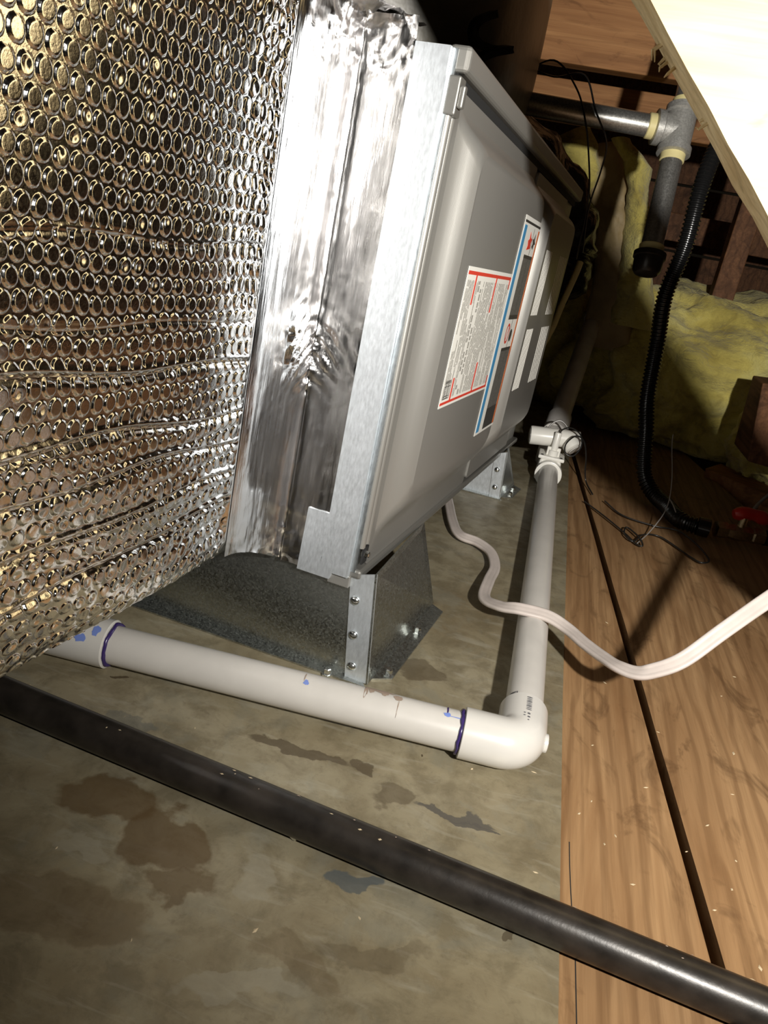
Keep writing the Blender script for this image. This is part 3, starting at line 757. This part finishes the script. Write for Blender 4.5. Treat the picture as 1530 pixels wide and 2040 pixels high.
# ================================================================== BLACK IRON PIPE across the foreground
gpipe = thing('iron_pipe', 'long black iron pipe lying across the floor in the foreground', 'pipe', (0, .32, 0))
rb = .0107
a, b = V((-.60, .377, rb)), V((.40, .2690, rb))
pp = [a.lerp(b, k/40) for k in range(41)]
part('pipe', MB().tube(pp, rb, 32), 'black_iron', gpipe, True, 50)
random.seed(12)
dd = (b-a).normalized(); BB = dd.cross(V((0, 0, 1))).normalized()
for k in range(26):
    s = .34+random.random()*.45; t = math.radians(random.uniform(-55, 25)); o = a+dd*s+(V((0, 0, 1))*math.cos(t)+BB*math.sin(t))*(rb+.0002)
    nn = (V((0, 0, 1))*math.cos(t)+BB*math.sin(t)); tt = nn.cross(dd); w, h = random.uniform(.0004, .0016), random.uniform(.0003, .0007)
    part('speck', MB().add([o-dd*w-tt*h*.4, o-tt*h, o+dd*w+tt*h*.3, o+tt*h, o+nn*.0003], [(0, 1, 4), (1, 2, 4), (2, 3, 4), (3, 0, 4)]), random.choice(['chip_pale', 'pipe_smudge', 'pipe_smudge']), gpipe)

# ================================================================== FLAT RIBBED CABLE
cab = thing('flat_cable', 'off-white flat ribbed cable curling from under the furnace over the drain pipe', 'cable', (.035, .66, 0))
cp = [(-.105, .965, .004), (-.0768, .9093, .006), (-.0540, .815, .008), (-.0405, .781, .008), (-.0202, .7730, .008), (-.0035, .7540, .008), (.0040, .7190, .008), (.0015, .6780, .011)]
cp += [(.0012, .6304, .016), (.0154, .6055, .024), (.0321, .5948, .0315), (.0554, .5933, .0325), (.0727, .5833, .031), (.0861, .5598, .034), (.0978, .5370, .039), (.1068, .5195, .044),
       (.1178, .5095, .048), (.1278, .5056, .055), (.1446, .5067, .069), (.1660, .5178, .093), (.1868, .5208, .123), (.215, .520, .165), (.25, .515, .22)]
sec = []
for k in range(24):       # three-ribbed flat section
    t = 2*math.pi*k/24; bx = math.cos(t)*.0056; rib = .0013+.0009*abs(math.cos(bx/.0056*math.pi*1.5))
    sec.append((math.sin(t)/max(.25, abs(math.sin(t)))*rib if abs(math.sin(t)) > .25 else math.sin(t)*rib*3.4, bx))
part('jacket', MB().tube(spline(cp, 8), 1.0, sect=sec, ref=(.05, -.50, .86)), 'cable_white', cab, True, 60)

# ================================================================== GAS PIPE WITH TEE, DRIP LEG AND CAP
gd = thing('gas_drip_leg', 'steel gas pipe with tee, capped drip leg and yellow sealing tape by the insulation', 'pipe', (.0935, 1.09, .28))
TE = V((.0915, 1.106, .4690)); vdn = (V((.0955, 1.0440, .3060))-TE).normalized(); hl = (V((-.0475, 1.0869, .4734))-V((.0708, 1.1065, .4740))).normalized()
RG = .0133
part('branch_pipe', MB().tube([TE+hl*.02, TE+hl*.19], RG, 28), 'plumb_steel', gd, True, 50)
part('drip_pipe', MB().tube([TE+vdn*.02, TE+vdn*.165], RG, 28), 'plumb_steel', gd, True, 50)
part('riser', MB().tube([TE-vdn*.02, TE-vdn*.16], RG, 28), 'plumb_steel', gd, True, 50)
t = MB().lathe(TE-vdn*.030, TE+vdn*.03, [(0, .0165), (.0008, .0205), (.0085, .0205), (.0100, .0178), (.050, .0178), (.0515, .0205), (.0592, .0205), (.060, .0165)], 32)
t.lathe(TE, TE+hl*.032, [(0, .0170), (.0205, .0178), (.0220, .0205), (.0300, .0205), (.031, .0165)], 32)
part('tee', t, 'fitting_iron', gd, True, 35)
for o, d in ((TE+hl*.0305, hl), (TE+vdn*.0295, vdn), (TE-vdn*.0295, -vdn), (TE+vdn*.1440, vdn)):
    part('tape_band', MB().lathe(o, o+d*.02, [(0, RG+.0010), (.0006, RG+.0018), (.0085, RG+.0016), (.0095, RG+.0004)], 24), 'tape_yellow', gd, True, 40)
cpn = TE+vdn*.1535
part('cap', MB().lathe(cpn, cpn+vdn*.05, [(0, .0165), (.0006, .0198), (.0065, .0198), (.0075, .0180), (.022, .0172), (.0265, .0140), (.028, .008)], 28), 'black_iron', gd, True, 35)

# ================================================================== CORRUGATED HOSE
hs = thing('corrugated_hose', 'black corrugated hose hanging past the insulation down to the floor', 'hose', (.2174, 1.02, 0))
hpts = spline([(.170, 1.20, .560), (.1600, 1.185, .500), (.1487, 1.169, .4621), (.1426, 1.1475, .4109), (.1441, 1.142, .3422), (.1387, 1.147, .2752), (.1479, 1.1566, .2139), (.1561, 1.149, .1371), (.1662, 1.1321, .0907), (.1757, 1.118, .0443), (.1850, 1.108, .0240), (.1990, 1.092, .0130), (.2110, 1.062, .0115), (.2174, 1.030, .0115), (.2260, 1.010, .0115), (.2452, 1.0016, .0115)], 22)
acc = [0]
for i in range(1, len(hpts)): acc.append(acc[-1]+(hpts[i]-hpts[i-1]).length)
tot = acc[-1]; nseg = 520; res = []; j = 0
for k in range(nseg+1):
    s = tot*k/nseg
    while j < len(acc)-2 and acc[j+1] < s: j += 1
    f = (s-acc[j])/max(1e-9, acc[j+1]-acc[j]); res.append(hpts[j].lerp(hpts[j+1], f))
rad = [.0112 if k % 4 in (0, 1) else .0092 for k in range(nseg+1)]
part('hose', MB().tube(res, rad, 18), 'hose_black', hs, True, 25)
part('end_cuff', MB().lathe((.2440, 1.0020, .0125), (.2700, .9990, .0125), [(0, .0108), (.0006, .0122), (.0150, .0122), (.0156, .0100)], 24), 'hose_black', hs, True, 40)

# ================================================================== loose black wires on the boards
wl = [('black_wire', 'thin black wire tangled in loops on the board beside the drain pipe',
       [(.100, 1.02, .003), (.125, .975, .004), (.150, .93, .003), (.160, .905, .003), (.168, .900, .004), (.165, .925, .005), (.152, .950, .005), (.148, .925, .004), (.158, .910, .003), (.172, .940, .004), (.195, .950, .003), (.225, .905, .003), (.236, .892, .004), (.246, .905, .005), (.238, .945, .006), (.220, .985, .005), (.190, .985, .004), (.150, 1.00, .003), (.128, 1.04, .004)], 'wire_black', .0011),
      ('grey_wire', 'thin pale wire standing up from the tangle and forked at its tip',
       [(.163, .910, .002), (.180, .950, .006), (.196, .985, .022), (.200, 1.0, .040), (.198, 1.02, .065), (.192, 1.05, .095), (.190, 1.06, .110)], 'wire_grey', .0007)]
for nm, lbl, pts_, mt, rr_ in wl:
    w = thing(nm, lbl, 'wire', (pts_[0][0], pts_[0][1], 0)); part('strand', MB().tube(spline(pts_, 8), rr_, 6), mt, w, True, 60)
    if nm == 'grey_wire':
        part('tip', MB().tube(spline([(.200, 1.0, .040), (.206, .995, .034), (.211, .99, .027)], 5), .0009, 6), mt, w, True, 60)
w = thing('hanging_wire', 'two dark wires drooping under the gas pipe in front of the insulation', 'wire', (-.02, 1.10, .40))
part('strand', MB().tube(spline([(-.115, 1.10, .500), (-.075, 1.07, .517), (-.040, 1.065, .490), (-.020, 1.06, .455), (-.008, 1.08, .425), (.004, 1.10, .385), (.008, 1.12, .345), (.010, 1.14, .300)], 8), .0011, 6), 'wire_black', w, True, 60)
part('strand', MB().tube(spline([(-.110, 1.10, .512), (-.070, 1.07, .500), (-.035, 1.06, .505), (-.012, 1.06, .470), (.010, 1.075, .440), (.012, 1.09, .410), (.009, 1.11, .365), (.016, 1.14, .310)], 8), .0011, 6), 'wire_black', w, True, 60)

# ================================================================== BLACK PLASTIC DUCTS behind and over the furnace
def lump(center, rad, mat, name, label, cat, amp=.05, fr=4.0, sub=5, seed=0, aniso=(1, 1, 1), rot=None, power=1.0, loc=None, flat_z=None):
    bm = bmesh.new(); bmesh.ops.create_icosphere(bm, subdivisions=sub, radius=1.0)
    Rm = rot or Matrix.Identity(3)
    for v_ in bm.verts:
        d = v_.co.normalized()
        k = 1+amp*fbm(V((d.x*fr*aniso[0]+seed, d.y*fr*aniso[1], d.z*fr*aniso[2])), 5)
        q = V([math.copysign(abs(c)**power, c) for c in d]) if power != 1 else d
        p = Rm @ V((q.x*rad[0]*k, q.y*rad[1]*k, q.z*rad[2]*k))
        w_ = p+V(center)
        if flat_z is not None and w_.z < flat_z: w_.z = flat_z
        v_.co = w_-V(loc or center)
    me = bpy.data.meshes.new(name); bm.to_mesh(me); bm.free()
    me.polygons.foreach_set('use_smooth', [True]*len(me.polygons))
    o = link(name, me, mat); o.location = loc or center
    return tag(o, label, cat)
lump((-.322, 1.0, .53), (.230, .25, .26), 'sleeve_plastic', 'wrapped_duct', 'dark grey plastic wrapped duct bulging above the furnace top', 'duct', .025, 2.2, 5, 3, power=.72, flat_z=.404)
st = thing('duct_strap', 'black curled strap on the dark duct above the furnace', 'strap', (-.12, .80, .47))
sp = spline([(-.1184, .8091, .4988), (-.1291, .7974, .49), (-.1324, .7951, .4812), (-.1278, .8, .4729), (-.1133, .818, .4732), (-.1017, .836, .4783), (-.1148, .8163, .4698), (-.1256, .804, .4606)], 8)
part('strap', MB().tube(sp, 1.0, sect=[(-.003, -.005), (.003, -.005), (.003, .005), (-.003, .005)]), 'black_plastic', st)
bd = thing('flex_duct', 'glossy black plastic flexible duct sagging beyond the furnace end', 'duct', (.0, 1.28, .2))
mb = MB(); cpth = spline([(-.20, 1.22, .45), (-.11, 1.27, .405), (-.045, 1.31, .350), (-.028, 1.32, .295), (-.060, 1.33, .235), (-.11, 1.36, .2)], 12)
P = []
mm = len(cpth)
for i, c in enumerate(cpth):
    T = (cpth[min(i+1, mm-1)]-cpth[max(i-1, 0)]).normalized(); N_ = (V((0, 0, 1))-T*T.z).normalized(); B_ = T.cross(N_); row = []
    for k in range(49):
        a = 2*math.pi*k/48; r = .066*(1+.16*fbm(V((math.cos(a)*1.6+i*.16, math.sin(a)*1.6, i*.11)), 4)+.05*math.sin(i*.9+2*math.cos(a)))
        row.append(c+(N_*math.cos(a)+B_*math.sin(a))*r)
    P.append(row)
mb.grid(P); part('sleeve', mb, 'black_plastic', bd, True, 70)

# ================================================================== FIBREGLASS INSULATION
lump((.315, 1.66, .105), (.245, .215, .175), 'fibreglass', 'insulation_pile', 'large yellow fibreglass insulation pile behind the corrugated hose', 'insulation', .22, 2.4, 6, 11, power=.8, loc=(.315, 1.66, 0), flat_z=0.0)
lump((.02, 1.78, .085), (.12, .16, .170), 'fibreglass', 'insulation_pile', 'shaded yellow insulation lump left of the large pile in the shadow', 'insulation', .2, 2.4, 5, 31, power=.85, loc=(.02, 1.78, 0), flat_z=0.0)
lump((.655, 1.76, .13), (.13, .14, .160), 'fibreglass', 'insulation_pile', 'yellow insulation wad at the right picture edge above the wood blocks', 'insulation', .2, 2.4, 5, 23, power=.85, loc=(.655, 1.76, 0), flat_z=0.0)
lump((.400, 1.40, .055), (.055, .07, .075), 'fibreglass', 'insulation_scrap', 'small yellow insulation scrap tucked left of the wood blocks', 'insulation', .25, 2.6, 5, 41, loc=(.400, 1.40, -.02))
ib = thing('insulation_batt', 'hanging insulation batt with tan paper face behind the gas pipe', 'insulation', (.08, 1.55, .16))
def sheetmesh(poly_l, poly_r, n, m, y0, amp, th, seed, bulge=.03):
    """vertical lumpy slab between two side curves (x,z) lists"""
    def samp(c, t):
        k = t*(len(c)-1); i = min(int(k), len(c)-2); f = k-i; return V(c[i]).lerp(V(c[i+1]), f)
    mb = MB(); F = []
    for i in range(n+1):
        t = i/n; l, r = samp(poly_l, t), samp(poly_r, t); row = []
        for j in range(m+1):
            u = j/m; p = l.lerp(r, u)
            e = math.sin(math.pi*u)**.5*bulge
            q = fbm(V((p.x*16+seed, p.y*16, seed)), 5)*amp
            row.append((p.x+.25*fbm(V((p.x*30, p.y*30, seed+4)), 3)*amp, y0-e+q, p.y))
        F.append(row)
    mb.grid(F); Bk = [[(x, y0+th, z) for x, y, z in row] for row in F]; mb.grid([list(reversed(r)) for r in Bk])
    return mb
part('paper_face', sheetmesh([(-.03, .47), (.0, .42), (.03, .36), (.05, .28), (.06, .15)], [(.03, .49), (.07, .42), (.10, .37), (.12, .28), (.15, .15)], 40, 22, 1.50, .012, .02, 2, .02), 'kraft_paper', ib, True, 70)
part('glass_wool', sheetmesh([(-.08, .468), (-.06, .44), (-.03, .405), (-.0, .38)], [(-.02, .505), (.0, .475), (.008, .45), (.015, .42)], 40, 20, 1.475, .018, .03, 5, .03), 'fibreglass', ib, True, 70)
part('glass_wool', sheetmesh([(.02, .49), (.05, .46), (.065, .42), (.08, .36), (.09, .28), (.10, .2)], [(.05, .495), (.095, .455), (.11, .40), (.125, .37), (.145, .29), (.19, .2)], 50, 18, 1.480, .020, .05, 9, .035), 'fibreglass', ib, True, 70)

# ================================================================== FRAMING TIMBERS in the background
def beam(name, label, a, b, mat, loc=None, bev=.002):
    c = loc or ((a[0]+b[0])/2, (a[1]+b[1])/2, a[2])
    return single(name, MB().box(a, b), mat, label, 'timber', c, bevel=bev)
def obeam(name, label, corners, mat, bev=.002):
    c = tuple(sum(p[i] for p in corners)/8 for i in range(3)); return single(name, MB().hexa(corners), mat, label, 'timber', c, bevel=bev)
beam('collar_beam', 'broad brown timber across the top behind the gas pipe', (-.60, 1.36, .568), (.52, 1.40, .76), 'beam_wood')
beam('collar_beam', 'narrower dim timber below and behind the broad brown one', (-.60, 1.56, .515), (.50, 1.60, .580), 'beam_wood')
beam('wall_post', 'dim reddish upright stud right of the corrugated hose', (.275, 1.60, -.02), (.315, 1.64, .72), 'old_wood')
beam('wall_post', 'dark upright stud at the right picture edge behind the insulation', (.500, 1.92, -.02), (.54, 1.96, .60), 'old_wood')
beam('cross_rail', 'dark horizontal rail at mid height behind the hanging batt', (-.3, 1.98, .36), (.62, 2.02, .42), 'old_wood')
beam('cross_rail', 'dark low rail in the deep shadow behind the insulation', (-.3, 2.0, .10), (.7, 2.04, .17), 'old_wood')
obeam('wood_block', 'brown cut timber block with slanted end on the right beside the insulation', [(.325, 1.185, .070), (.52, 1.215, .050), (.52, 1.30, .050), (.325, 1.29, .070), (.322, 1.240, .178), (.52, 1.25, .190), (.52, 1.33, .190), (.322, 1.31, .178)], 'old_wood')
obeam('wood_block', 'smaller brown board leaning on the front of the slanted timber block', [(.355, 1.170, .108), (.53, 1.19, .100), (.53, 1.21, .100), (.355, 1.186, .108), (.335, 1.218, .186), (.53, 1.225, .200), (.53, 1.24, .200), (.335, 1.234, .186)], 'old_wood')
obeam('floor_joist', 'orange brown joist end beyond the edge of the boards', [(.315, 1.30, -.10), (.42, 1.24, -.10), (.44, 1.28, -.10), (.33, 1.36, -.10), (.305, 1.33, .012), (.400, 1.265, .006), (.44, 1.30, .006), (.34, 1.39, .012)], 'joist_wood')
obeam('floor_joist', 'orange brown joist along the right edge below the wood block', [(.36, 1.13, -.10), (.62, .98, -.10), (.65, 1.02, -.10), (.40, 1.17, -.10), (.355, 1.165, .016), (.62, 1.01, .016), (.66, 1.06, .016), (.41, 1.215, .016)], 'joist_wood')
w = thing('pale_cord', 'short pale cord lying across the joists below the wood block', 'cord', (.345, 1.14, .02))
part('strand', MB().tube(spline([(.385, 1.18, .058), (.368, 1.165, .040), (.352, 1.150, .024), (.335, 1.120, .010), (.325, 1.095, .004)], 8), .0026, 8), 'wire_grey', w, True, 60)

gl = thing('flexible_gas_line', 'thin yellow coated gas line rising behind the far furnace corner', 'pipe', (-.070, 1.138, 0))
part('line', MB().tube(spline([(.0175, 1.212, .296), (.0149, 1.204, .2773), (.0068, 1.186, .2357), (-.0008, 1.167, .1923), (-.020, 1.152, .1392), (-.060, 1.140, .060), (-.070, 1.138, .0)], 8), .0046, 10), 'tape_yellow', gl, True, 60)
# red handled valve on the boards
va = thing('gas_valve', 'small brass valve with red handle lying on the boards at right', 'valve', (.295, 1.02, 0))
v0, v1 = V((.268, 1.010, .0120)), V((.335, 1.022, .0120)); vd = (v1-v0).normalized()
part('body', MB().lathe(v0, v1, [(0, .0085), (.0008, .0110), (.014, .0110), (.016, .0090), (.020, .0098), (.032, .0118), (.044, .0098), (.048, .0090), (.050, .0110), (.064, .0110), (.0648, .0085)], 6), 'brass', va, True, 30)
part('stem', MB().lathe(v0+vd*.032+V((0, 0, .009)), v0+vd*.032+V((0, 0, .05)), [(0, .0055), (.013, .0055)], 12), 'brass', va, True, 40)
hh = v0+vd*.018+V((0, .004, .0225))
mb = MB(); hpth = [hh+vd*t+V((0, 0, .004*math.sin(t*70))) for t in [k*.046/10 for k in range(11)]]
mb.tube(hpth, [.006, .0085, .0095, .0095, .009, .008, .008, .009, .0095, .0085, .006], 12); part('handle', mb, 'red_handle', va, True, 60, label='red plastic handle')
part('tail_pipe', MB().tube([v1-vd*.002, v1+vd*.25], .0105, 20), 'black_iron', va, True, 50)

# ================================================================== small things on the floor
sc = thing('loose_screw', 'tiny zinc screw lying on the grey sheet beside the black iron pipe', 'screw', (-.0656, .3149, 0))
s0, sd_ = V((-.0672, .3122, .0032)), V((.0030, .0080, .0022)).normalized()
part('head', MB().lathe(s0, s0+sd_, [(0, .0026), (.0018, .0026), (.0019, .0034), (.0026, .0034)], 6), 'zinc', sc)
prof = [(.0026, .0014)]
for k in range(9): prof += [(.0030+k*.0009, .0017), (.0034+k*.0009, .0011)]
prof += [(.0128, .0003)]
part('thread', MB().lathe(s0, s0+sd_, prof, 10), 'zinc', sc, True, 30)
random.seed(21)
def chip(x, y, z, s, label, group, mat='chip_pale'):
    a = random.random()*6.28; M_ = Matrix.Rotation(a, 3, 'Z')
    l, w_, h = s*random.uniform(.8, 1.5), s*random.uniform(.35, .7), s*.28
    vs = [M_ @ V(p) for p in ((-l, 0, 0), (0, -w_, 0), (l, .1*w_, 0), (.2*l, w_, 0), (-.3*l, .05*w_, h), (.35*l, 0, h*.8))]
    mb = MB().add(vs, [(0, 1, 4), (1, 5, 4), (1, 2, 5), (2, 3, 5), (3, 4, 5), (3, 0, 4), (0, 3, 2, 1)])
    o = link('wood_chip', mb.mesh('wood_chip'), mat); o.location = (x, y, z); return tag(o, label, 'chip', group)
for (x, y) in ((.098, .42), (.112, .395), (.105, .385), (.135, .45), (.120, .36), (.090, .405), (.172, .43), (.185, .405), (.165, .36), (.195, .47), (.205, .52), (.183, .33), (.150, .52), (.112, .57), (.118, .68), (.210, .60), (.228, .64), (.10, .48), (.178, .38), (.155, .40)):
    chip(x, y, -.0011, random.uniform(.0010, .0019), 'tiny pale wood chip scattered on the bare boards', 'wood chips on the boards')
for (x, y) in ((-.155, .375), (-.065, .255), (-.14, .33), (.065, .345), (.02, .415), (.060, .43), (-.115, .23), (-.02, .28), (.035, .33), (-.175, .262)):
    chip(x, y, .0001, random.uniform(.0009, .0017), 'tiny pale wood chip lying on the grey sheet', 'wood chips on the sheet')
